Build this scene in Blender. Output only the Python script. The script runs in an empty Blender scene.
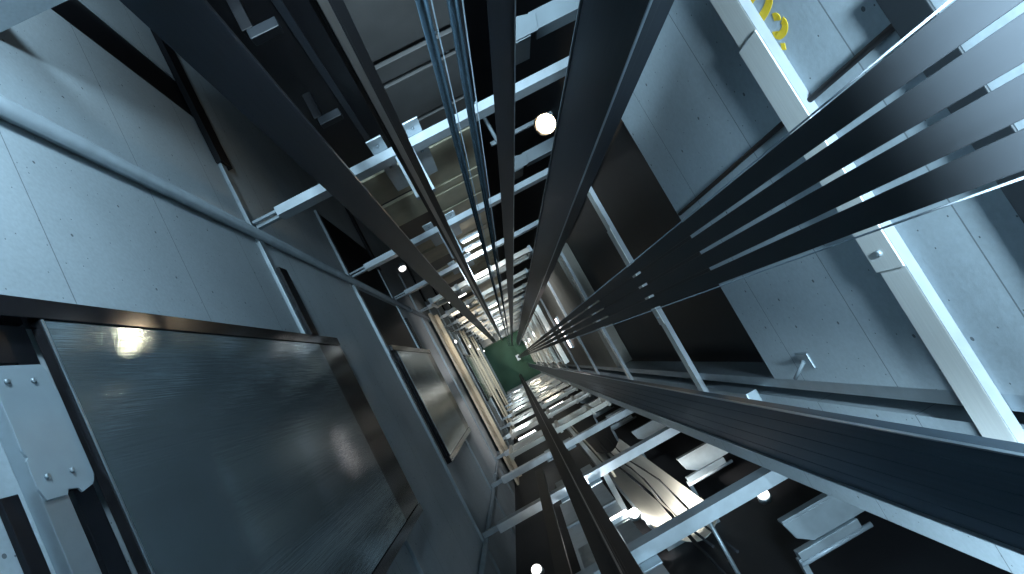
import bpy, bmesh, math, random
from mathutils import Vector, Matrix
random.seed(7)
S = bpy.context.scene
C = S.collection
PI = math.pi
STEP = 3.0                                  # spacing of the steel levels down the shaft
PIT = -40.0
ORD = ['first', 'second', 'third', 'fourth', 'fifth', 'sixth', 'seventh', 'eighth', 'ninth', 'tenth',
       'eleventh', 'twelfth', 'thirteenth', 'fourteenth']

# ------------------------------------------------------------------ materials
def mat(name, col, rough=0.5, metal=0.0, spec=0.5, noise=0.0, nscale=8.0, bump=0.0, bscale=60.0, emit=None, estr=0.0,
        stretch=None):
    m = bpy.data.materials.new(name); m.use_nodes = True
    nt = m.node_tree; N = nt.nodes; L = nt.links
    b = N['Principled BSDF']
    b.inputs['Base Color'].default_value = (*col, 1)
    b.inputs['Roughness'].default_value = rough
    b.inputs['Metallic'].default_value = metal
    b.inputs['Specular IOR Level'].default_value = spec
    tc = N.new('ShaderNodeTexCoord')
    vec = tc.outputs['Object']
    if stretch:
        mp = N.new('ShaderNodeMapping'); mp.inputs['Scale'].default_value = stretch
        L.new(vec, mp.inputs['Vector']); vec = mp.outputs['Vector']
    if noise > 0:
        t = N.new('ShaderNodeTexNoise'); t.inputs['Scale'].default_value = nscale; t.inputs['Detail'].default_value = 6
        L.new(vec, t.inputs['Vector'])
        r = N.new('ShaderNodeMapRange'); r.inputs['From Min'].default_value = .25; r.inputs['From Max'].default_value = .75
        r.inputs['To Min'].default_value = 1 - noise; r.inputs['To Max'].default_value = 1 + noise
        L.new(t.outputs['Fac'], r.inputs['Value'])
        mx = N.new('ShaderNodeMix'); mx.data_type = 'RGBA'; mx.blend_type = 'MULTIPLY'; mx.inputs['Factor'].default_value = 1
        mx.inputs['A'].default_value = (*col, 1); L.new(r.outputs['Result'], mx.inputs['B'])
        L.new(mx.outputs['Result'], b.inputs['Base Color'])
    if bump > 0:
        t2 = N.new('ShaderNodeTexNoise'); t2.inputs['Scale'].default_value = bscale; t2.inputs['Detail'].default_value = 3
        L.new(vec, t2.inputs['Vector'])
        bp = N.new('ShaderNodeBump'); bp.inputs['Strength'].default_value = bump; bp.inputs['Distance'].default_value = .01
        L.new(t2.outputs['Fac'], bp.inputs['Height']); L.new(bp.outputs['Normal'], b.inputs['Normal'])
    if emit:
        b.inputs['Emission Color'].default_value = (*emit, 1); b.inputs['Emission Strength'].default_value = estr
    return m

def concrete(name, col, axis, period, z0, dotscale=2.6):
    """Fair-faced concrete: cloudy tone, thin formwork joints at equal heights, small tie and blow holes."""
    m = bpy.data.materials.new(name); m.use_nodes = True
    nt = m.node_tree; N = nt.nodes; L = nt.links
    b = N['Principled BSDF']; b.inputs['Roughness'].default_value = .62; b.inputs['Specular IOR Level'].default_value = .35
    tc = N.new('ShaderNodeTexCoord'); sp = N.new('ShaderNodeSeparateXYZ'); L.new(tc.outputs['Object'], sp.inputs[0])
    def mth(op, a, bb=None, c=None):
        n = N.new('ShaderNodeMath'); n.operation = op
        for i, v in enumerate((a, bb, c)):
            if v is None: continue
            if isinstance(v, (int, float)): n.inputs[i].default_value = v
            else: L.new(v, n.inputs[i])
        return n.outputs[0]
    ph = mth('FRACT', mth('DIVIDE', mth('ADD', sp.outputs['Z'], 100 * period - z0 + period / 2), period))
    joint = mth('LESS_THAN', mth('ABSOLUTE', mth('SUBTRACT', ph, .5)), .0030 / period)
    cb = N.new('ShaderNodeCombineXYZ'); L.new(sp.outputs['Y' if axis == 'x' else 'X'], cb.inputs[0]); L.new(sp.outputs['Z'], cb.inputs[1])
    def holes(scale, rad, rnd):
        v = N.new('ShaderNodeTexVoronoi'); v.voronoi_dimensions = '2D'; v.inputs['Scale'].default_value = scale
        v.inputs['Randomness'].default_value = rnd; L.new(cb.outputs[0], v.inputs['Vector'])
        return mth('LESS_THAN', v.outputs['Distance'], rad * scale)
    h = mth('MAXIMUM', holes(dotscale, .0075, .75), holes(dotscale * 2.7, .0032, 1.0))
    n1 = N.new('ShaderNodeTexNoise'); n1.inputs['Scale'].default_value = 1.6; n1.inputs['Detail'].default_value = 9; n1.inputs['Roughness'].default_value = .62
    L.new(tc.outputs['Object'], n1.inputs['Vector'])
    n2 = N.new('ShaderNodeTexNoise'); n2.inputs['Scale'].default_value = 55; n2.inputs['Detail'].default_value = 5
    L.new(tc.outputs['Object'], n2.inputs['Vector'])
    tone = mth('ADD', mth('MULTIPLY', n1.outputs['Fac'], .42), mth('MULTIPLY', n2.outputs['Fac'], .30))
    tone = mth('ADD', tone, .66)
    dark = mth('SUBTRACT', 1.0, mth('MULTIPLY', mth('MAXIMUM', mth('MULTIPLY', joint, .55), mth('MULTIPLY', h, .7)), 1.0))
    tone = mth('MULTIPLY', tone, dark)
    mx = N.new('ShaderNodeMix'); mx.data_type = 'RGBA'; mx.blend_type = 'MULTIPLY'; mx.inputs['Factor'].default_value = 1
    mx.inputs['A'].default_value = (*col, 1); L.new(tone, mx.inputs['B']); L.new(mx.outputs['Result'], b.inputs['Base Color'])
    bp = N.new('ShaderNodeBump'); bp.inputs['Strength'].default_value = .25; bp.inputs['Distance'].default_value = .01
    L.new(mth('SUBTRACT', mth('MULTIPLY', n2.outputs['Fac'], .3), mth('MAXIMUM', joint, h)), bp.inputs['Height'])
    L.new(bp.outputs['Normal'], b.inputs['Normal'])
    return m

M = {}
M['conc_r'] = concrete('concrete_right', (.36, .42, .46), 'x', .745, -1.61)
M['conc_l'] = concrete('concrete_left', (.36, .42, .46), 'x', 1.07, -2.358)
M['conc_y'] = concrete('concrete_end', (.34, .37, .38), 'y', .9, -2.2)
M['conc_shade'] = concrete('shaded_concrete', (.009, .010, .013), 'y', .9, -2.2)  # near-black so these walls read as unlit void; shade in the colour
M['conc_t'] = concrete('brown_grey_concrete', (.20, .19, .165), 'x', .9, -2.2)
M['white'] = mat('pale_painted_steel', (.72, .73, .71), .42, .0, .5, .06, 14, stretch=(3, .4, 12))
M['bluewhite'] = mat('galvanised_steel', (.50, .57, .62), .38, .35, .5, .10, 10)
M['zinc'] = mat('weathered_zinc_pipe', (.17, .205, .23), .55, 0, .4, .12, 9)
M['slate'] = mat('slate_shadow_bar', (.014, .018, .022), .5, 0, .4)
M['rcol'] = mat('blue_black_column_paint', (.038, .056, .074), .40, .0, .4, .18, 5, stretch=(18, 18, .5))
M['zincd'] = mat('dull_dark_zinc', (.065, .08, .09), .5, 0, .4, .1, 9)
M['plate'] = mat('blue_grey_plate', (.27, .33, .37), .45, .1, .4, .08, 9)
M['flange'] = mat('shaded_top_grey', (.30, .33, .36), .5, 0, .4, .08, 14)  # tone of the shaded top strip, shade put into the colour
M['galv'] = mat('dull_zinc_steel', (.33, .39, .43), .4, .6, .5, .12, 9)
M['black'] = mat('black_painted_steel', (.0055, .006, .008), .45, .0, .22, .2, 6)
M['blackgloss'] = mat('black_gloss_steel', (.03, .03, .034), .16, .6, .5)
M['column'] = mat('dark_column_paint', (.017, .021, .027), .42, .0, .3, .18, 5, stretch=(18, 18, .5))
M['lip'] = mat('glint_edge', (.42, .50, .56), .28, .8, .5)  # bright tone carries the light that the edges catch
M['belt'] = mat('black_coated_belt', (.014, .017, .020), .45, .0, .22, .10, 40, stretch=(1, 1, .02))
M['rope'] = mat('bright_steel_bar', (.10, .145, .18), .24, .9, .5)
M['wire'] = mat('thin_wire_and_highlight', (.30, .36, .41), .5, .3, .5)
M['rail'] = mat('guide_rail_steel', (.21, .21, .21), .32, .75, .5, .15, 4, stretch=(20, 20, .6))
M['raildark'] = mat('guide_rail_flange', (.010, .011, .013), .5, .0, .22)
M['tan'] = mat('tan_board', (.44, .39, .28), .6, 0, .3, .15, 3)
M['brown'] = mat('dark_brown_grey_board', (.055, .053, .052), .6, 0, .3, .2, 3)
M['tan2'] = mat('pale_cream_tone', (.62, .56, .44), .45, .1, .4, .10, 4)
M['green'] = mat('green_pit_paint', (.030, .085, .060), .5, 0, .15, .12, 2)
M['yellow'] = mat('yellow_stencil_paint', (.80, .54, .02), .6, 0, .3, .12, 40)
M['cable'] = mat('black_cable_sheath', (.012, .014, .018), .7, 0, .4)
M['sheet'] = mat('pale_sheet_steel', (.58, .57, .52), .3, .5, .5, .06, 3)
M['tube'] = mat('lit_tube', (.9, .9, .9), .4, emit=(1, .98, .95), estr=7)
M['dome'] = mat('lit_opal_glass', (.9, .9, .9), .4, emit=(1, .97, .92), estr=2.4)
M['tubepink'] = mat('lit_pink_tube', (.9, .85, .85), .4, emit=(1, .82, .78), estr=5)
M['bulb'] = mat('lit_warm_glass', (1, .9, .7), .3, emit=(1, .80, .52), estr=240)
# brushed glossy leaf
m = mat('brushed_dark_door', (.28, .36, .40), .11, .75, .5, .08, 2)
nt = m.node_tree; b = nt.nodes['Principled BSDF']
tc = nt.nodes.new('ShaderNodeTexCoord'); mp = nt.nodes.new('ShaderNodeMapping'); mp.inputs['Scale'].default_value = (1, 160, 1.2)
tn = nt.nodes.new('ShaderNodeTexNoise'); tn.inputs['Scale'].default_value = 1; tn.inputs['Detail'].default_value = 2
bp = nt.nodes.new('ShaderNodeBump'); bp.inputs['Strength'].default_value = .07; bp.inputs['Distance'].default_value = .01
nt.links.new(tc.outputs['Object'], mp.inputs['Vector']); nt.links.new(mp.outputs['Vector'], tn.inputs['Vector'])
tw = nt.nodes.new('ShaderNodeTexNoise'); tw.inputs['Scale'].default_value = 1.3; tw.inputs['Detail'].default_value = 1
b2 = nt.nodes.new('ShaderNodeBump'); b2.inputs['Strength'].default_value = .25; b2.inputs['Distance'].default_value = .02
nt.links.new(tc.outputs['Object'], tw.inputs['Vector']); nt.links.new(tw.outputs['Fac'], b2.inputs['Height']); nt.links.new(b2.outputs['Normal'], bp.inputs['Normal'])
nt.links.new(tn.outputs['Fac'], bp.inputs['Height']); nt.links.new(bp.outputs['Normal'], b.inputs['Normal'])
M['leaf'] = m

# ------------------------------------------------------------------ mesh helpers
def bm_box(x0, x1, y0, y1, z0, z1, bev=0.0, bm=None):
    bm = bm or bmesh.new()
    r = bmesh.ops.create_cube(bm, size=1)
    bmesh.ops.scale(bm, vec=(abs(x1 - x0), abs(y1 - y0), abs(z1 - z0)), verts=r['verts'])
    bmesh.ops.translate(bm, vec=((x0 + x1) / 2, (y0 + y1) / 2, (z0 + z1) / 2), verts=r['verts'])
    if bev > 0:
        ed = {e for v in r['verts'] for e in v.link_edges}
        bmesh.ops.bevel(bm, geom=list(ed), offset=bev, segments=2, affect='EDGES', profile=.6)
    return bm

def bm_prism(poly, axis, a, c, bev=0.0):
    """Extrude a closed 2-D outline along an axis from a to c. axis x: outline in (y,z); y: (x,z); z: (x,y)."""
    bm = bmesh.new()
    def p3(p, t):
        return {'x': (t, p[0], p[1]), 'y': (p[0], t, p[1]), 'z': (p[0], p[1], t)}[axis]
    lo = [bm.verts.new(p3(p, a)) for p in poly]; hi = [bm.verts.new(p3(p, c)) for p in poly]
    n = len(poly)
    bm.faces.new(lo); bm.faces.new(hi)
    for i in range(n): bm.faces.new((lo[i], lo[(i + 1) % n], hi[(i + 1) % n], hi[i]))
    bmesh.ops.recalc_face_normals(bm, faces=bm.faces)
    if bev > 0: bmesh.ops.bevel(bm, geom=list(bm.edges), offset=bev, segments=2, affect='EDGES', profile=.6)
    return bm

def bm_tube(pts, r, seg=12):
    """A round bar along a polyline, capped."""
    bm = bmesh.new(); pts = [Vector(p) for p in pts]; rings = []
    for i, p in enumerate(pts):
        d = (pts[min(i + 1, len(pts) - 1)] - pts[max(i - 1, 0)]).normalized()
        u = d.cross(Vector((0, 0, 1)));
        if u.length < 1e-3: u = Vector((1, 0, 0))
        u.normalize(); w = d.cross(u)
        rings.append([bm.verts.new(p + r * (math.cos(2 * PI * k / seg) * u + math.sin(2 * PI * k / seg) * w)) for k in range(seg)])
    for A, B in zip(rings, rings[1:]):
        for k in range(seg): bm.faces.new((A[k], A[(k + 1) % seg], B[(k + 1) % seg], B[k]))
    bm.faces.new(rings[0]); bm.faces.new(rings[-1])
    bmesh.ops.recalc_face_normals(bm, faces=bm.faces)
    for f in bm.faces: f.smooth = len(f.verts) == 4
    return bm

def bm_lathe(prof, origin, axis, seg=20):
    """Revolve (radius, height) pairs about an axis through origin."""
    bm = bmesh.new(); ax = Vector(axis).normalized(); u = ax.orthogonal().normalized(); w = ax.cross(u); o = Vector(origin); rings = []
    for r, h in prof:
        rings.append([bm.verts.new(o + ax * h + max(r, 1e-4) * (math.cos(2 * PI * k / seg) * u + math.sin(2 * PI * k / seg) * w)) for k in range(seg)])
    for A, B in zip(rings, rings[1:]):
        for k in range(seg): bm.faces.new((A[k], A[(k + 1) % seg], B[(k + 1) % seg], B[k]))
    bm.faces.new(rings[0]); bm.faces.new(rings[-1])
    bmesh.ops.recalc_face_normals(bm, faces=bm.faces)
    for f in bm.faces: f.smooth = len(f.verts) == 4
    return bm

def obj(name, bm, material, parent=None, label=None):
    """Link a mesh given in world coordinates; a part is stored relative to its thing's Empty."""
    me = bpy.data.meshes.new(name)
    off = Vector((0, 0, 0)); q = parent
    while q is not None: off += q.location; q = q.parent
    if parent is not None: bmesh.ops.translate(bm, vec=-off, verts=bm.verts)
    bm.to_mesh(me); bm.free(); me.materials.append(M[material])
    o = bpy.data.objects.new(name, me); C.objects.link(o)
    if parent is not None: o.parent = parent
    if label: o['label'] = label
    return o

def tag(o, label, cat, group=None):
    o['label'] = label; o['category'] = cat
    if group: o['group'] = group
    return o

def thing(name, label, cat, loc, group=None):
    o = bpy.data.objects.new(name, None); C.objects.link(o); o.location = loc; o.empty_display_size = .1
    return tag(o, label, cat, group)

def struct(name, bm, material):
    o = obj(name, bm, material); o['kind'] = 'structure'; return o

def dup(root, dz, label, dxy=(0, 0)):
    r = root.copy(); C.objects.link(r); r.location = root.location + Vector((dxy[0], dxy[1], dz)); r['label'] = label
    for ch in list(root.children):
        c = ch.copy(); C.objects.link(c); c.parent = r
        for g in list(ch.children):
            d = g.copy(); C.objects.link(d); d.parent = c
    return r

# ------------------------------------------------------------------ the shaft itself
TOP = 1.6
struct('floor', bm_box(-1.7, 2.6, -3.0, 4.6, PIT - .2, PIT), 'green')
struct('pit_kerb', bm_box(-1.33, 2.39, 1.64, 4.39, PIT, PIT + 1.4), 'conc_y')
struct('pit_kerb', bm_box(-1.33, 2.39, -2.79, -1.66, PIT, PIT + 1.4), 'conc_y')
# right-hand concrete wall: upper lift stands proud of the lower one, a shadow joint between them
struct('wall_right', bm_prism([(1.3, TOP), (1.3, -3.46), (1.36, -3.52), (1.55, -3.52), (1.55, TOP)], 'y', -.82, 1.16), 'conc_r')
struct('wall_right_lower', bm_box(1.3, 1.55, -.82, 1.16, PIT, -8.6), 'conc_t')
struct('wall_right_pier', bm_box(1.3, 1.55, -1.62, -.945, PIT, TOP), 'conc_r')
struct('wall_right_recess', bm_box(1.56, 1.62, -1.62, 1.16, PIT, TOP), 'black')  # black backing, the recess's lack of light put into its colour
struct('wall_far_right', bm_box(2.4, 2.6, -3.0, 4.6, PIT, TOP), 'conc_shade')
struct('wall_left', bm_box(-1.65, -1.45, -3.0, 3.17, PIT, TOP), 'conc_l')
struct('wall_left_end', bm_box(-1.65, -1.45, 3.58, 4.6, PIT, TOP), 'conc_l')
struct('wall_left_dark_gap', bm_box(-1.62, -1.462, 3.171, 3.579, -5.0, TOP), 'black')  # black sheet added in the opening to stand for its dark depth
struct('wall_left_infill', bm_box(-1.65, -1.45, 3.17, 3.58, PIT, -5.0), 'conc_l')
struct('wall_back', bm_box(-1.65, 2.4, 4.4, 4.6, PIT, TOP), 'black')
struct('wall_front', bm_box(-1.65, 2.4, -3.0, -2.8, PIT, TOP), 'conc_shade')
struct('lintel', bm_box(-1.449, -.60, 2.52, 2.80, -2.6, -2.1), 'conc_l')

# ------------------------------------------------------------------ right wall: pale crossbeams with a sleeve
def level(k): return -1.93 - STEP * k
LV = 13
b = thing('crossbeam', 'first pale steel crossbeam down the right concrete wall, passing under the yellow stencil', 'beam', (1.3, 0, level(0)), 'crossbeams on the right wall')
z = level(0)
ch = [(1.3, z + .065), (1.262, z + .065), (1.262, z - .07), (1.3, z - .07)]
obj('channel', bm_prism(ch, 'y', -1.30, 1.15, .003), 'white', b)
obj('shaded_top', bm_box(1.2625, 1.2995, -1.30, 1.15, z + .0655, z + .069, .001), 'flange', b, 'top face greyed for shade')  # darker strip tones down the light on the top face by colour
obj('sleeve', bm_box(1.255, 1.262, -.335, .59, z - .076, z + .068, .002), 'white', b)
for yy in (-.27,):
    obj('bolt', bm_lathe([(.012, 0), (.012, .008), (.008, .010)], (1.2555, yy, z), (-1, 0, 0), 6), 'bluewhite', b)
rb = b
for k in range(1, LV):
    dup(rb, -STEP * k, f'{ORD[k]} pale steel crossbeam down the right concrete wall, counted from the yellow stencil')

# ------------------------------------------------------------------ left wall: slimmer crossbeams
b = thing('cross_rail', 'first grey crossbeam on the left wall, with a broad notched plate by the door', 'beam', (-1.45, 0, level(0)), 'crossbeams on the left wall')
obj('channel', bm_box(-1.449, -1.405, -2.4, .735, z + .06, z + .16, .003), 'galv', b)
pl = [(.735, z + .15), (.74, z - .040), (.71, z - .058), (.65, z - .055), (.64, z - .066), (.33, z - .066), (.30, z - .045), (.285, z + .01), (.30, z + .02), (.305, z + .06), (.29, z + .07), (.29, z + .15), (.33, z + .165), (.42, z + .165), (.43, z + .155), (.46, z + .165), (.70, z + .165)]
obj('notched_plate', bm_prism(pl, 'x', -1.405, -1.398, .0015), 'plate', b)
for yy, zz in ((.36, .02), (.36, .12), (.68, .02), (.68, .12)):
    obj('bolt', bm_lathe([(.010, 0), (.010, .007), (.006, .009)], (-1.3985, yy, z + zz), (1, 0, 0), 6), 'galv', b)
z1 = level(1)
b = thing('cross_rail', 'second grey crossbeam on the left wall, black at its ends, beside the door sill', 'beam', (-1.45, 0, z1), 'crossbeams on the left wall')
obj('channel', bm_box(-1.449, -1.42, .99, 2.70, z1 - .05, z1 + .05, .003), 'galv', b)
obj('channel', bm_box(-1.449, -1.42, -2.70, -.825, z1 - .05, z1 + .05, .003), 'galv', b)
obj('black_end', bm_box(-1.449, -1.40, 2.70, 4.1, z1 - .14, z1 + .08, .003), 'black', b)
obj('black_end', bm_box(-1.419, -1.39, 1.0, 1.66, z1 - .20, z1 - .02, .003), 'black', b)
ob = b
b = thing('cross_rail', 'third grey crossbeam on the left wall, running along the head of a reflecting door', 'beam', (-1.45, 0, level(2)), 'crossbeams on the left wall')
z2 = level(2)
obj('channel', bm_box(-1.449, -1.415, -2.7, 3.12, z2 - .055, z2 + .055, .003), 'galv', b)
obj('sleeve', bm_box(-1.415, -1.408, .85, 1.75, z2 - .065, z2 + .06, .002), 'galv', b)
lb = b
for k in range(3, LV):
    dup(ob if k % 2 else lb, -STEP * (k - (1 if k % 2 else 2)), f'{ORD[k]} grey crossbeam down the left wall, counted from the notched plate')

# vertical channels on the left wall
for yy, w, lab in ((1.97, .09, 'grey vertical channel on the left concrete wall above the glossy door'),
                   (-1.88, .07, 'grey vertical channel on the left wall at the bottom, crossing the third crossbeam')):
    t = thing('wall_pipe', lab.replace('channel', 'pipe'), 'pipe', (-1.41, yy, PIT), 'vertical pipes on the left wall')
    obj('pipe', bm_tube([(-1.405, yy, PIT), (-1.405, yy, TOP)], w / 2, 20), 'zinc', t)
    for k in range(3, LV): obj('clamp', bm_box(-1.449, -1.40 + w / 2, yy - w / 2 - .008, yy + w / 2 + .008, level(k) - 1.36, level(k) - 1.30, .004), 'galv', t)

# ------------------------------------------------------------------ landing doors on the left wall
def door(zt, zb, sill, label):
    t = thing('landing_door', label, 'door', (-1.42, 0, zb), 'landing doors down the left wall')
    lf = obj('leaf', bm_box(-1.41, -1.375, -.73, .90, zb, zt, .004), 'leaf', t)
    obj('leaf_edge', bm_box(-1.3745, -1.370, -.73, .90, zt - .006, zt + .001, .0005), 'lip', lf, 'bright folded top edge')
    obj('top_cap', bm_box(-1.412, -1.376, -.73, .90, zt + .0005, zt + .006, .001), 'blackgloss', lf, 'dark top cap')
    obj('jamb', bm_box(-1.449, -1.372, .905, .985, sill, zt + .22, .003), 'blackgloss', t)
    obj('jamb', bm_box(-1.449, -1.372, -.815, -.735, sill, zt + .10, .003), 'blackgloss', t)
    obj('header', bm_prism([(-.73, zt + .01), (.90, zt + .01), (.90, zt + .22), (.76, zt + .22), (.76, zt + .10), (-.73, zt + .10)], 'x', -1.449, -1.425, .002), 'black', t)
    obj('sill', bm_box(-1.449, -1.38, -.73, .90, sill, zb - .005, .004), 'blackgloss', t)
    return t
d0 = door(-2.02, -4.95, -5.58, 'large dark brushed landing door with a white glare spot, nearest on the left wall')
for i, (k, lab) in enumerate(((2, 'dark reflecting landing door below the third left crossbeam, second from the top'),
               (6, 'landing door far down the left wall, third from the top'),
               (8, 'landing door far down the left wall, fourth from the top'),
               (10, 'landing door near the green pit on the left wall, lowest one'))):
    dup(d0, -STEP * k - .25, lab)

obj('shadow_strip', bm_box(-1.449, -1.43, -.73, .34, -1.735, -1.675, .003), 'black', d0)  # black strip for the shadow above the first left crossbeam

for y0, y1, lab in ((.995, 1.90, 'black painted shade on the left wall below the third crossbeam, next to the door'),
                    (2.04, 3.12, 'black painted shade on the left wall below the third crossbeam, beyond the pipe')):
    t = thing('shade_sheet', lab, 'panel', (-1.44, (y0 + y1) / 2, -10.8), 'black painted shade on the left wall')  # black sheet added where the wall is simply unlit
    obj('sheet', bm_box(-1.449, -1.438, y0, y1, -10.84, -8.02, .002), 'black', t)
    obj('edge_fold', bm_box(-1.438, -1.43, y0, y0 + .012, -10.84, -8.02, .002), 'column', t)

# ------------------------------------------------------------------ back side (+y): crossbeams with rail plates
b = thing('landing_beam', 'pale crossbeam behind the upper guide rail, nearest one, above the warm bulb', 'beam', (0, 2.05, z1), 'crossbeams behind the upper guide rail')
prof = [(2.03, z1 + .08), (2.11, z1 + .08), (2.11, z1 + .065), (2.045, z1 + .065), (2.045, z1 - .075), (2.11, z1 - .075), (2.11, z1 - .09), (2.03, z1 - .09)]
obj('channel', bm_prism(prof, 'x', -1.18, 2.39), 'bluewhite', b)
obj('end_fitting', bm_box(-1.405, -1.18, 2.04, 2.07, z1 - .06, z1 + .0, .004), 'galv', b)
obj('end_fitting', bm_box(-1.405, -1.18, 2.075, 2.10, z1 + .015, z1 + .05, .004), 'galv', b)
obj('rail_plate', bm_box(-.22, -.085, 2.112, 2.125, z1 - 1.0, z1 + .36, .003), 'bluewhite', b)
obj('rail_plate', bm_box(.115, .25, 2.112, 2.125, z1 - 1.0, z1 + .36, .003), 'bluewhite', b)
for xx in (-.15, .18):
    for dz in (.22, -.2, -.32):
        obj('bolt', bm_lathe([(.016, 0), (.016, .012), (.01, .014)], (xx, 2.112, z1 + dz), (0, -1, 0), 6), 'galv', b)
db = b
for k in range(2, LV):
    dup(db, -STEP * (k - 1), f'{ORD[k - 1]} pale crossbeam behind the upper guide rail, counted down from the warm bulb')

# tan boards behind the guide rail, three strips a level
TB = []
def board(x0, x1, za, zb, label):
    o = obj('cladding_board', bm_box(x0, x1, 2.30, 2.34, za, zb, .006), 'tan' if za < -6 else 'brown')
    return tag(o, label, 'board', 'cladding boards behind the upper guide rail')
for k in range(0, 9):
    o_ = STEP * k
    n = ORD[k]
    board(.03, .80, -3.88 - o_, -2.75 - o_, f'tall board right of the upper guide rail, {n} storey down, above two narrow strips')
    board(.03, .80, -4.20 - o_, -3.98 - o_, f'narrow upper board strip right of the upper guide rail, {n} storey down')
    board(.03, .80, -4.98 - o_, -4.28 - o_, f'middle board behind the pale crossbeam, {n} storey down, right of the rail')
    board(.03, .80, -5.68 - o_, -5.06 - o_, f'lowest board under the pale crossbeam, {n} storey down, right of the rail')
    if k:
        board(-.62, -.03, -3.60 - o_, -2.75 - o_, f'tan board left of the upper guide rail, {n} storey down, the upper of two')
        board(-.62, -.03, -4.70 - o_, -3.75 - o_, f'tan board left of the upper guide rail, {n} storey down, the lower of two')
for sgn, xx in ((0, .84), (1, -.66)):
    o = obj('board_post', bm_box(xx - .03, xx + .03, 2.345, 2.40, PIT + 1.4, 0.2, .004), 'black')
    tag(o, 'black upright post behind the tan boards, ' + ('right of the upper guide rail' if not sgn else 'left of the upper guide rail'), 'post')
o = obj('board_post', bm_box(.0, .05, 2.345, 2.40, PIT + 1.4, 0.2, .004), 'black'); tag(o, 'black upright post directly behind the upper guide rail', 'post')

# grey rods running back past the crossbeam
o = obj('tie_rod', bm_tube([(.86, 1.80, -5.36), (.86, 4.39, -5.36)], .018), 'galv'); tag(o, 'thin grey tie rod between the two upper steel bars, crossing behind the crossbeam', 'rod')
o = obj('tie_rod', bm_tube([(.83, -1.86, -5.2), (.83, -2.79, -5.2)], .018), 'galv'); tag(o, 'thin grey tie rod beneath the nearest lower crossbeam', 'rod')

# ------------------------------------------------------------------ front side (-y): crossbeams and stepped brackets
b = thing('cross_girder', 'bright blue-grey crossbeam at the bottom right, nearest of those behind the lower guide rail', 'beam', (0, -1.8, z1), 'crossbeams behind the lower guide rail')
prof = [(-1.75, z1 - .05), (-1.75, z1 + .13), (-1.86, z1 + .13), (-1.86, z1 + .115), (-1.765, z1 + .115), (-1.765, z1 - .035), (-1.86, z1 - .035), (-1.86, z1 - .05)]
obj('channel', bm_prism(prof, 'x', -1.18, 2.39), 'bluewhite', b)
obj('end_fitting', bm_box(-1.405, -1.18, -1.84, -1.77, z1 - .03, z1 + .05, .004), 'galv', b)
obj('rail_plate', bm_box(-.30, -.14, -1.875, -1.862, z1 - .9, z1 + .3, .003), 'galv', b)
obj('rail_plate', bm_box(.12, .28, -1.875, -1.862, z1 - .9, z1 + .3, .003), 'galv', b)
gb = b
for k in range(2, LV):
    dup(gb, -STEP * (k - 1), f'{ORD[k - 1]} blue-grey crossbeam behind the lower guide rail, counted from the bottom right')

b = thing('stepped_bracket', 'pale stepped bracket with a bent arm below the big dark column at lower right', 'bracket', (1.9, -2.3, z1), 'stepped brackets at the lower right')
obj('plate', bm_prism([(1.30, -2.20), (2.395, -2.20), (2.395, -2.42), (1.46, -2.42), (1.34, -2.34)], 'z', z1 - .03, z1 + .01, .004), 'galv', b)
obj('lip', bm_box(1.30, 2.395, -2.20, -2.175, z1 - .08, z1 + .01, .003), 'galv', b)
obj('clamp', bm_box(1.28, 1.84, -2.50, -2.425, z1 - .04, z1 + .045, .006), 'galv', b)
obj('clamp_rod', bm_tube([(1.26, -2.52, z1 + .03), (1.92, -2.52, z1 + .03)], .022), 'wire', b)
obj('arm', bm_box(1.26, 1.31, -2.795, -2.48, z1 - .03, z1 + .03, .004), 'galv', b)
sb = b
for k in range(2, 7):
    dup(sb, -STEP * (k - 1), f'{ORD[k - 1]} pale stepped bracket down the lower right corner, counted from the nearest')

# ------------------------------------------------------------------ guide rails
def rail(y, s, hw, label, web0, web1, off):
    t = thing('guide_rail', label, 'rail', (off, y, PIT), 'elevator guide rails')
    obj('flange', bm_box(off - hw, off + hw, y, y + s * .018, PIT, TOP, .003), 'raildark', t)
    obj('blade', bm_box(web0, web1, y - s * .10, y - s * .0005, PIT, TOP, .003), 'rail' if s > 0 else 'raildark', t)
    if s < 0: obj('running_edge', bm_box(web0 + .008, web1 - .008, y - s * .104, y - s * .1005, PIT, TOP, .0005), 'rail', t)
    obj('groove', bm_box(web0 - .012, web1 + .012, y - s * .03, y - s * .0002, PIT, TOP, .002), 'raildark', t)
    return t
rail(1.60, 1, .062, 'upper dark guide rail with a grey running edge, rising to the top of the frame', -.010, .026, .022)
rail(-1.10, -1, .088, 'lower dark guide rail with a grey middle ridge, running to the bottom of the frame', -.030, -.006, -.022)

# rail brackets tie the rails to the crossbeams
b = thing('rail_bracket', 'first bracket holding the upper guide rail, at the pale crossbeam', 'bracket', (0, 1.8, z1), 'guide rail brackets')
obj('arm', bm_box(-.07, -.045, 1.62, 2.03, z1 - .05, z1 + .03, .003), 'galv', b)
obj('arm', bm_box(.085, .11, 1.62, 2.03, z1 - .05, z1 + .03, .003), 'galv', b)
obj('cleat', bm_box(-.07, .11, 1.619, 1.632, z1 - .05, z1 + .03, .003), 'galv', b)
for k in range(2, LV):
    dup(b, -STEP * (k - 1), f'{ORD[k - 1]} bracket down the upper guide rail, counted from the nearest')
b = thing('rail_bracket', 'first bracket holding the lower guide rail, just below the frame edge beam', 'bracket', (0, -1.4, z1), 'guide rail brackets')
obj('arm', bm_box(-.09, -.065, -1.75, -1.12, z1 - .03, z1 + .05, .003), 'galv', b)
obj('arm', bm_box(.025, .05, -1.75, -1.12, z1 - .03, z1 + .05, .003), 'galv', b)
obj('cleat', bm_box(-.09, .05, -1.132, -1.119, z1 - .03, z1 + .05, .003), 'galv', b)
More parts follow.
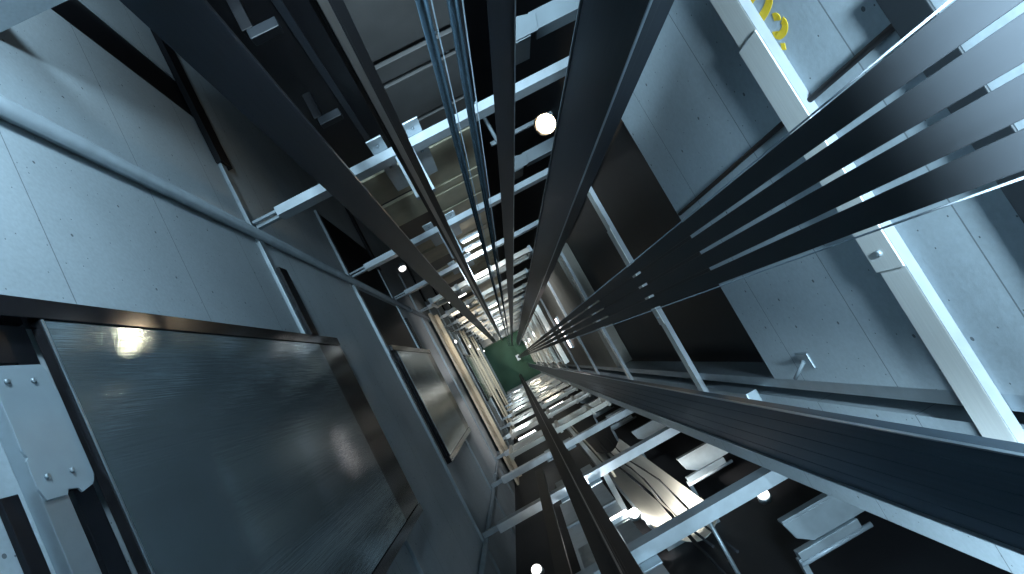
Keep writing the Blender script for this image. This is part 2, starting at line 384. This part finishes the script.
for k in range(2, LV):
    dup(b, -STEP * (k - 1), f'{ORD[k - 1]} bracket down the lower guide rail, counted from the nearest')

# ------------------------------------------------------------------ dark columns left of the rails
t = thing('dark_column', 'black steel column at upper left, cutting across the pale crossbeam', 'column', (-.46, 1.7, PIT))
obj('face_plate', bm_box(-.565, -.355, 1.60, 1.64, PIT + 1.4, TOP, .004), 'column', t)
obj('web', bm_box(-.475, -.445, 1.64, 1.98, PIT + 1.4, TOP, .002), 'black', t)
t = thing('dark_column', 'narrow black column at bottom centre, left of the lower guide rail', 'column', (-.42, -1.62, -9.0))
obj('face_plate', bm_box(-.49, -.365, -1.64, -1.60, -9.0, -3.0, .004), 'black', t)
obj('web', bm_box(-.44, -.415, -1.745, -1.64, -9.0, -3.0, .002), 'black', t)

# dim brackets in the dark bay behind the column
for i, zz in enumerate((-2.78, -3.86)):
    t = thing('bay_bracket', ('upper' if i == 0 else 'lower') + ' dim steel bracket in the dark bay at the top left', 'bracket', (-.22, 2.06, zz), 'dim brackets in the dark bay')
    obj('arm', bm_box(-.40, -.24, 2.04, 2.10, zz - .05, zz + .02, .006), 'column', t)
    obj('backing', bm_box(-.42, -.36, 2.10, 2.30, zz - .05, zz + .02, .004), 'black', t)
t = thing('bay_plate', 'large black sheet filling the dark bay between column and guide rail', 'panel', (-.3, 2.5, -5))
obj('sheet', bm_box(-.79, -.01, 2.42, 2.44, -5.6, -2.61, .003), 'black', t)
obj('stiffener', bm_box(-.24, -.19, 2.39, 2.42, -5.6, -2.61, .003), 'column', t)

# ------------------------------------------------------------------ suspension belts
GY = [.0780, .0420, .0060, -.0300]
names = ['uppermost', 'second from the top', 'third from the top', 'lowest']
for i, y1 in enumerate(GY):
    o = obj('suspension_belt', bm_box(.4185, .4215, y1 - .0297, y1, PIT + .6, TOP, .0012), 'belt')
    tag(o, f'flat black suspension belt at right, {names[i]} of the four side by side', 'belt', 'flat suspension belts')
for y0, lab in ((.0805, 'thin steel wire along the upper edge of the four flat belts'), (-.0650, 'thin steel wire along the lower edge of the four flat belts')):
    o = obj('guard_wire', bm_tube([(.42, y0, PIT + .6), (.42, y0, TOP)], .0012, 8), 'wire'); tag(o, lab, 'wire')
# termination frame of belts, ropes in the pit
t = thing('buffer_frame', 'small steel frame on the green pit floor where the belts end', 'frame', (.42, 0, PIT))
obj('plate', bm_box(.30, .54, -.2, .2, PIT + .5, PIT + .6, .01), 'galv', t)
for sx, sy in ((.32, -.18), (.52, -.18), (.32, .18), (.52, .18)):
    obj('leg', bm_box(sx - .02, sx + .02, sy - .02, sy + .02, PIT, PIT + .5, .003), 'galv', t)

# ------------------------------------------------------------------ dark lipped columns either side of the belts
def lipcol(y0, y1, label, grooves):
    t = thing('lipped_column', label, 'column', (.8, (y0 + y1) / 2, PIT), 'dark lipped columns')
    if grooves:
        n = 5; w = (y1 - y0) / n; poly = []
        for i in range(n):
            a = y0 + i * w
            poly += [(.800, a), (.800, a + w * .94), (.8015, a + w * .955), (.8015, a + w * .985)]
        poly += [(.800, y1), (.830, y1), (.830, y0)]
        obj('face_plate', bm_prism(poly, 'z', PIT, TOP), 'rcol', t)
    else:
        obj('face_plate', bm_box(.80, .83, y0, y1, PIT, TOP, .002), 'column', t)
    obj('lip', bm_box(.790, .80, y0, y0 + .005, PIT, TOP, .001), 'lip', t)
    obj('lip', bm_box(.790, .80, y1 - .005, y1, PIT, TOP, .001), 'lip', t)
    if not grooves: obj('side_flange', bm_box(.83, .90, y0 + .01 if y0 > 0 else y1 - .02, y0 + .02 if y0 > 0 else y1 - .01, PIT, TOP, .001), 'column', t)
    return t
lipcol(.675, .978, 'broad dark column above the belts, passing right beside the warm bulb', False)
lipcol(-.912, -.637, 'broad dark grooved column below the belts, running off the right edge', True)
# narrow strip between bars and the column
t = thing('edge_strip', 'narrow dark upright strip left of the broad column, with a bright right edge', 'strip', (.43, .87, PIT))
a0, a1 = math.radians(65.8), math.radians(61.1)
p0 = Vector((math.cos(a0), math.sin(a0))); p1 = Vector((math.cos(a1), math.sin(a1))); d = (p1 - p0).normalized(); nrm = Vector((-d.y, d.x))
if nrm.dot(p0) < 0: nrm = -nrm
q = lambda s, n: tuple(p0 + d * s + nrm * n)
w = (p1 - p0).length
obj('face_plate', bm_prism([q(0, 0), q(w, 0), q(w, .03), q(0, .03)], 'z', PIT, TOP, .002), 'column', t)
obj('lip', bm_prism([q(w - .004, -.008), q(w, -.008), q(w, 0), q(w - .004, 0)], 'z', PIT, TOP), 'lip', t)

# wall brackets between the strip and the broad column
b = thing('wall_bracket', 'pale bracket with a gusset plate between the narrow strip and the broad column', 'bracket', (1.2, 1.28, -2.5), 'brackets beside the broad column')
zb = -2.5
obj('arm', bm_prism([(1.25, zb + .04), (1.34, zb + .04), (1.34, zb + .03), (1.26, zb + .03), (1.26, zb - .05), (1.25, zb - .05)], 'x', .80, 1.42, .002), 'zincd', b)
obj('gusset', bm_prism([(.67, 1.24), (.80, 1.24), (.83, 1.32), (.67, 1.36)], 'z', zb + .042, zb + .052, .002), 'zincd', b)
obj('gusset_stem', bm_box(.67, .76, 1.235, 1.25, zb - .16, zb + .042, .002), 'zincd', b)
obj('wall_leg', bm_box(1.32, 1.42, 1.162, 1.25, zb - .05, zb + .04, .003), 'zincd', b)
dup(b, -1.80, 'dim bracket with a gusset plate near the warm bulb, left of the broad column')

# round bars; the thin wires are added to draw each bar's rim highlight
for (x, y, lab, wx, wy, wl) in ((.242, .970, 'round shiny steel bar, left of the two at the top', .265, .953, 'thin highlight line right of the left shiny steel bar'),
                                (.322, .947, 'round shiny steel bar, right of the two at the top', .345, .930, 'thin highlight line right of the right shiny steel bar')):
    o = obj('steel_bar', bm_tube([(x, y, PIT), (x, y, TOP)], .0165, 20), 'rope'); tag(o, lab, 'bar', 'round steel bars')
    o = obj('highlight_wire', bm_tube([(wx, wy, PIT), (wx, wy, TOP)], .0022, 8), 'wire'); tag(o, wl, 'wire', 'rim highlights beside the bars')

# ------------------------------------------------------------------ right wall details
o = obj('conduit', bm_tube([(1.2888, .29, -3.4), (1.2888, .29, TOP)], .0105, 14), 'cable'); tag(o, 'thin dark conduit running down the right wall behind the crossbeams', 'conduit')
o = obj('shadow_bar', bm_box(1.2675, 1.2775, -.83, .37, -1.41, -1.29, .004), 'slate'); tag(o, 'dark bar for a painted shadow across the right wall in the top right corner', 'bar')  # dark bar takes the place of a blurred shadow
t = thing('corner_angle', 'grey steel angle along the lower edge of the right concrete wall', 'angle', (1.28, -.82, PIT))
obj('leg', bm_box(1.301, 1.308, -.880, -.8205, PIT, TOP, .001), 'galv', t)
obj('flange', bm_box(1.309, 1.50, -.835, -.8205, PIT, TOP, .001), 'galv', t)
for k, lab in ((0, 'small grey clip on the corner angle in the middle right'), (1, 'small pale terminal box under the second right crossbeam, beside the grooved column')):
    pass
t = thing('terminal_box', 'small pale box at the corner angle beside the second right crossbeam', 'box', (1.27, -.96, -4.2))
obj('case', bm_box(1.22, 1.298, -.995, -.905, -4.45, -3.82, .006), 'galv', t)
obj('gland', bm_tube([(1.25, -.955, -4.449), (1.25, -.955, -4.52)], .015), 'galv', t)
t = thing('wall_clip', 'small grey clip with a strut on the right wall above the corner angle', 'clip', (1.28, -.68, -3.0))
obj('pad', bm_box(1.290, 1.2995, -.74, -.66, -3.02, -2.90, .003), 'galv', t)
obj('strut', bm_tube([(1.286, -.70, -2.96), (1.24, -.775, -3.05)], .010), 'zinc', t)

# yellow stencil on the right wall
def stroke(pts, w):
    """A flat painted stroke on the wall, in (y, z)."""
    bm = bmesh.new(); L_, R_ = [], []
    P = [Vector(p) for p in pts]
    for i, p in enumerate(P):
        dd = (P[min(i + 1, len(P) - 1)] - P[max(i - 1, 0)]).normalized(); nn = Vector((-dd.y, dd.x)) * w / 2
        L_.append(p + nn); R_.append(p - nn)
    def ring(x): return [bm.verts.new((x, v.x, v.y)) for v in L_ + R_[::-1]]
    a, c = ring(1.2985), ring(1.300)
    n = len(a); h = n // 2
    for k in range(h - 1):
        bm.faces.new((a[k], a[k + 1], a[n - 2 - k], a[n - 1 - k]))
    for k in range(n): bm.faces.new((a[k], a[(k + 1) % n], c[(k + 1) % n], c[k]))
    bmesh.ops.recalc_face_normals(bm, faces=bm.faces)
    return bm
def smooth(p, n=6):
    out = []
    for i in range(len(p) - 1):
        a, b_, c, d_ = (Vector(p[max(i - 1, 0)]), Vector(p[i]), Vector(p[i + 1]), Vector(p[min(i + 2, len(p) - 1)]))
        for k in range(n):
            s = k / n
            out.append(tuple(.5 * ((2 * b_) + (c - a) * s + (2 * a - 5 * b_ + 4 * c - d_) * s * s + (3 * b_ - a - 3 * c + d_) * s ** 3)))
    out.append(tuple(p[-1])); return out
t = thing('stencil_marking', 'yellow stencilled characters painted on the right concrete wall', 'marking', (1.3, .58, -1.83))
obj('glyph', stroke(smooth([(.692, -1.90), (.692, -1.84), (.688, -1.795), (.672, -1.772), (.646, -1.772), (.628, -1.795), (.620, -1.84), (.620, -1.90)]), .031), 'yellow', t)
obj('glyph', stroke(smooth([(.584, -1.812), (.579, -1.800), (.571, -1.795), (.563, -1.799)]), .026), 'yellow', t)
obj('glyph', stroke(smooth([(.553, -1.784), (.541, -1.781), (.529, -1.791), (.523, -1.811), (.526, -1.834), (.538, -1.846), (.548, -1.842)]), .027), 'yellow', t)
obj('glyph', stroke([(.500, -1.841), (.480, -1.853)], .022), 'yellow', t)

# ------------------------------------------------------------------ lit sheet and cables in the lower right bay
t = thing('curved_sheet', 'pale curved sheet catching bright light in the lower right bay', 'panel', (.85, -2.5, -9))
poly = []
for i in range(13):
    a = i / 12; x = .50 + .70 * a; poly.append((x, -2.36 - .30 * math.sin(PI * a * .85)))
poly += [(p[0], p[1] - .012) for p in reversed(poly)]
obj('sheet', bm_prism(poly, 'z', -12.6, -6.6), 'sheet', t)
obj('edge_trim', bm_box(.470, .50, -2.385, -2.345, -12.6, -6.6, .003), 'galv', t)
obj('hanger', bm_box(.55, 1.25, -2.795, -2.70, -7.2, -7.1, .004), 'galv', t)
for (x, y, r, za, lab) in ((.63, -2.02, .016, -3.2, 'black cable hanging past the nearest lower crossbeam'),
                           (.76, -2.20, .012, -5.2, 'black cable with slack hanging in front of the curved sheet'),
                           (.90, -2.24, .012, -5.0, 'black cable along the right side of the curved sheet')):
    pts = [(x + .03 * math.sin(za * 3 + i * 1.3), y + .02 * math.cos(i * 1.7 + za), za - i * .9) for i in range(9)]
    o = obj('hanging_cable', bm_tube(pts, r, 10), 'cable'); tag(o, lab, 'cable', 'black cables in the lower right bay')
t = thing('backing_panel', 'light blue-grey sheet panel behind the lower guide rail, under the nearest crossbeam', 'panel', (.1, -2.35, -7.4))
obj('sheet', bm_box(-.42, .34, -2.362, -2.35, -9.6, -5.35, .003), 'bluewhite', t)
for zz in (-6.0, -8.3): obj('stiffener', bm_box(-.42, .34, -2.35, -2.325, zz - .05, zz + .05, .003), 'galv', t)
for zz in (-5.6, -9.2): obj('stand_off', bm_box(-.05, .05, -2.795, -2.362, zz - .04, zz + .04, .003), 'galv', t)

t = thing('cable_duct', 'bright vertical duct beside the lower guide rail in the middle distance', 'duct', (.35, -2.0, -14))
obj('duct', bm_box(.36, .44, -2.05, -1.92, -15.5, -8.5, .006), 'sheet', t)
obj('cover_lip', bm_box(.47, .50, -2.05, -1.95, -15.5, -8.2, .004), 'tan2', t)
obj('foot', bm_box(.36, .44, -2.79, -2.05, -8.7, -8.6, .004), 'galv', t)

# ------------------------------------------------------------------ denser steel further down
# cream bands on the left: warm-lit concrete put into the colour
t0 = thing('lit_band', 'cream band of painted light on the left wall beyond the reflecting door', 'panel', (-1.3, 0, -17.1), 'cream painted light on the left wall')
obj('sheet', bm_box(-1.37, -1.31, -2.79, 2.1, -17.1, -15.1, .006), 'tan2', t0)  # flat band that carries the painted light
obj('edge', bm_box(-1.31, -1.22, -2.79, 2.1, -16.1, -16.0, .004), 'tan2', t0)
for i, dz in enumerate((-8.70, -14.60)):
    dup(t0, dz, f'{ORD[i + 1]} cream band of painted light down the left wall, below the first')
# ladders of short struts below each lower crossbeam and each right crossbeam
t0 = thing('strut_frame', 'pale frame of struts under the fourth lower crossbeam', 'frame', (.4, -1.6, -12), 'strut frames at the lower side')
for zz in (-12.2, -13.1): obj('rung', bm_box(-.9, 1.3, -1.72, -1.62, zz, zz + .14, .004), 'sheet', t0)
for xx in (-.92, .2, .95, 1.31): obj('upright', bm_box(xx - .03, xx + .03, -1.74, -1.60, -13.15, -12.0, .004), 'sheet', t0)
for i in range(1, 8):
    dup(t0, -STEP * i, f'{ORD[i]} pale strut frame down the lower side, counted from the nearest')
t0 = thing('strut_frame', 'pale frame of struts near the fifth crossbeam on the right wall', 'frame', (1.2, 0, -15), 'strut frames at the right side')
for zz in (-15.6, -16.3): obj('rung', bm_box(1.16, 1.295, -.74, 1.1, zz, zz + .18, .004), 'sheet', t0)
for yy in (-.71, 1.07): obj('upright', bm_box(1.18, 1.28, yy - .03, yy + .03, -16.12, -15.6, .004), 'sheet', t0)
for i in range(1, 8):
    dup(t0, -STEP * i, f'{ORD[i]} pale strut frame down the right wall, counted from the nearest')
t0 = thing('strut_frame', 'pale frame of struts behind the round bars, nearest of the upper side', 'frame', (.4, 1.9, -12.5), 'strut frames at the upper side')
for zz in (-12.0, -12.8): obj('rung', bm_box(-.9, 1.4, 1.80, 1.90, zz, zz + .16, .004), 'sheet', t0)
for xx in (-.9, -.3, .5, 1.4): obj('upright', bm_box(xx - .035, xx + .035, 1.79, 1.92, -12.8, -11.84, .004), 'bluewhite', t0)
for i in range(1, 8):
    dup(t0, -STEP * i, f'{ORD[i]} pale strut frame down the upper side, counted from the nearest')

# ------------------------------------------------------------------ lamps
def light(kind, loc, power, col, size=.1, name='lamp_light', rot=None, sy=None):
    l = bpy.data.lights.new(name, kind); l.energy = power; l.color = col
    if kind == 'AREA':
        l.size = size
        if sy: l.shape = 'RECTANGLE'; l.size_y = sy
    else: l.shadow_soft_size = size
    o = bpy.data.objects.new(name, l); C.objects.link(o); o.location = loc
    if rot: o.rotation_euler = rot
    return o

def tube_lamp(p, axis, length, out, label, power, col=(.86, .95, 1), mt='tube', group='tube lamps down the shaft'):
    """A batten lamp: housing on its bracket, lit tube in front; OUT is the direction the tube faces."""
    p = Vector(p); a = Vector({'x': (1, 0, 0), 'y': (0, 1, 0), 'z': (0, 0, 1)}[axis]); o_ = Vector(out)
    t = thing('tube_lamp', label, 'lamp', p, group)
    h = length / 2 + .03
    e = [Vector((.025, .025, .025)) for _ in range(1)][0]
    ext = Vector([h if abs(a[i]) else .03 for i in range(3)])
    obj('housing', bm_box(p.x - ext.x, p.x + ext.x, p.y - ext.y, p.y + ext.y, p.z - ext.z, p.z + ext.z, .005), 'bluewhite', t)
    c = p + o_ * .05
    obj('tube', bm_tube([c - a * length / 2, c + a * length / 2], .018, 14), mt, t)
    d_ = Vector((out[0], out[1], -.75)).normalized()
    la = light('AREA', p + o_ * .085, power, col, length if axis == 'x' else .08, rot=(-d_).to_track_quat('Z', 'X' if axis == 'x' else 'Y').to_euler(), sy=.08 if axis == 'x' else length)
    la.data.spread = math.radians(115)
    return t

# warm bulb in the bay beyond the crossbeams
t = thing('bulb_lamp', 'warm glowing bulb lamp below the pale crossbeam, beside the broad column', 'lamp', (2.24, 3.0, -8.75))
obj('arm', bm_box(1.3, 2.395, 3.10, 3.16, -8.86, -8.80, .006), 'bluewhite', t)
bd = (-.36, -.31, .88)
obj('reflector', bm_lathe([(.03, -.10), (.06, -.10), (.095, -.04), (.145, .08), (.172, .34), (.167, .34), (.137, .08), (.075, -.03), (.03, -.05)], (2.24, 3.0, -8.77), bd, 28), 'raildark', t)
obj('glass_bulb', bm_lathe([(.03, -.05), (.065, -.02), (.090, .03), (.083, .08), (.05, .115), (.01, .13)], (2.24, 3.0, -8.77), bd, 24), 'bulb', t)

def lamp(p, out, label, power, col=(.88, .95, 1), mt='tube', aim=None):
    """Round bulkhead lamp on a base plate."""
    p = Vector(p); t = thing('bulkhead_lamp', label, 'lamp', p, 'round bulkhead lamps')
    obj('base', bm_lathe([(.065, -.04), (.065, 0), (.06, .012)], p, out, 20), 'galv', t)
    obj('glass_dome', bm_lathe([(.052, .012), (.055, .03), (.044, .05), (.022, .062), (.004, .066)], p, out, 20), 'dome', t)
    d_ = Vector(aim or (out[0], out[1], -.9)).normalized()
    la = light('AREA', p + Vector(out).normalized() * .115, power, col, .14, rot=(-d_).to_track_quat('Z', 'Y').to_euler())
    la.data.spread = math.radians(95)
    return t
W = (.90, .96, 1.0); WARM = (1, .89, .72); CO = (.80, .93, 1)
lamp((-.80, 2.00, -8.60), (0, -1, .3), 'white round lamp left of the upper black column, under the second crossbeam', .4, W)
tube_lamp((.34, 2.14, -9.55), 'x', .30, (0, -.8, .6), 'bright short tube lamp between the guide rail and the shiny bars', 26, W)
tube_lamp((.36, 2.16, -10.35), 'x', .34, (0, -.9, .4), 'thin lit tube for the reflection just under the bright short tube lamp', 20, W)  # added lamp in place of the first tube's thin reflection
lamp((.40, -2.20, -6.95), (0, 1, .4), 'bright round lamp behind the nearest lower crossbeam, right of the lower rail', 65, (1, .95, .86), 'tube', (.5, -.6, -.6))
tube_lamp((.08, -2.28, -7.35), 'x', .55, (0, .9, .45), 'slim horizontal tube for a lamp reflection on the blue-grey panel behind the lower guide rail', 9, W)  # added lamp where the panel carries a tube's reflection
lamp((1.52, -2.30, -5.85), (0, 1, .5), 'small round lamp under the nearest lower crossbeam, beside the stepped bracket', .6, (1, .95, .95), 'tube', (0, .1, -1))
lamp((-.80, -2.02, -6.35), (0, 1, .6), 'round lamp at the bottom edge, left of the narrow black column', .5, (1, .95, .85), 'tube', (.3, .1, -1))
tube_lamp((1.285, 0, -12.65), 'y', .70, (-.9, 0, .4), 'pink tube lamp on the right wall, crossing behind the flat belts', 36, (1, .88, .82), 'tubepink')
for k in range(4, 12):
    zz = level(k) - 1.2
    n = ORD[k]
    tube_lamp((.30 if k % 2 else -.5, 2.14, zz), 'x', .5, (0, -.8, .6), f'tube lamp on the upper side at the {n} level down', 20, W if k % 2 else WARM)
    tube_lamp((.55 if k % 2 else -.6, -1.95, zz - .8), 'x', .5, (0, .8, .6), f'tube lamp on the lower side at the {n} level down', 20, WARM if k % 2 else CO)
    if k % 2 == 0 and k > 4:
        tube_lamp((1.268, .5, zz - .95), 'y', .7, (-.9, 0, .4), f'tube lamp on the right wall at the {n} level down', 40, CO)
    if k % 2: lamp((-1.30, 1.35, zz), (1, 0, .4), f'round lamp on the left wall at the {n} level down', 40, WARM)

# unseen area lights added to wash the walls and crossbeams from above
def washer(p, d, power, size=.3, spread=180):
    d = Vector(d).normalized()
    o = light('AREA', p, power, (.60, .84, 1.0), size, 'added_wash_light', rot=(-d).to_track_quat('Z', 'Y').to_euler())
    o.data.spread = math.radians(spread)
washer((.98, -.05, .02), (1, 0, -.45), 235)
washer((-.45, 2.25, -.60), (-1, .12, -.85), 125)
washer((-.75, 3.30, -1.9), (-1, -.05, -.9), 26)
washer((.30, 1.25, -.3), (.1, .25, -1), 42, .3, 60)
washer((.55, -1.3, -.3), (.3, -.2, -1), 26, .3, 60)
# unseen spot added to brighten the belts, its cone just reaching their top
l = bpy.data.lights.new('belt_fill_spot', 'SPOT'); l.energy = 1700; l.color = (.66, .86, 1); l.spot_size = math.radians(80); l.spot_blend = .55; l.shadow_soft_size = .06
o = bpy.data.objects.new('belt_fill_spot', l); C.objects.link(o); o.location = (-.5, .02, .0)
o.rotation_euler = (-Vector((1, 0, .17))).to_track_quat('Z', 'Y').to_euler()

wd = bpy.data.worlds.new('World'); S.world = wd; wd.use_nodes = True
bg = wd.node_tree.nodes['Background']; bg.inputs['Color'].default_value = (.35, .6, .85, 1); bg.inputs['Strength'].default_value = .03

# ------------------------------------------------------------------ camera, looking down the shaft
cam = bpy.data.cameras.new('camera'); co = bpy.data.objects.new('camera', cam); C.objects.link(co)
ax = Vector((0.88011842, 0.47114893, -0.05839742)); ay = Vector((-0.47475301, 0.87315493, -0.11049906)); az = Vector((-0.00107152, 0.1249766, 0.99215911))
# rows: world axes in camera space, so the camera-to-world rotation has them as its rows
R = Matrix((ax, ay, az)).to_4x4()
co.matrix_world = R
cam.sensor_width = 36; cam.lens = 583.34 / 1024 * 36; cam.clip_start = .01; cam.clip_end = 200
S.camera = co
S.view_settings.view_transform = 'Standard'; S.view_settings.look = 'None'; S.view_settings.gamma = 1
S.view_settings.use_curve_mapping = False; S.view_settings.exposure = 0
S.cycles.use_denoising = True
S.cycles.max_bounces = 8
S.cycles.sample_clamp_indirect = 4
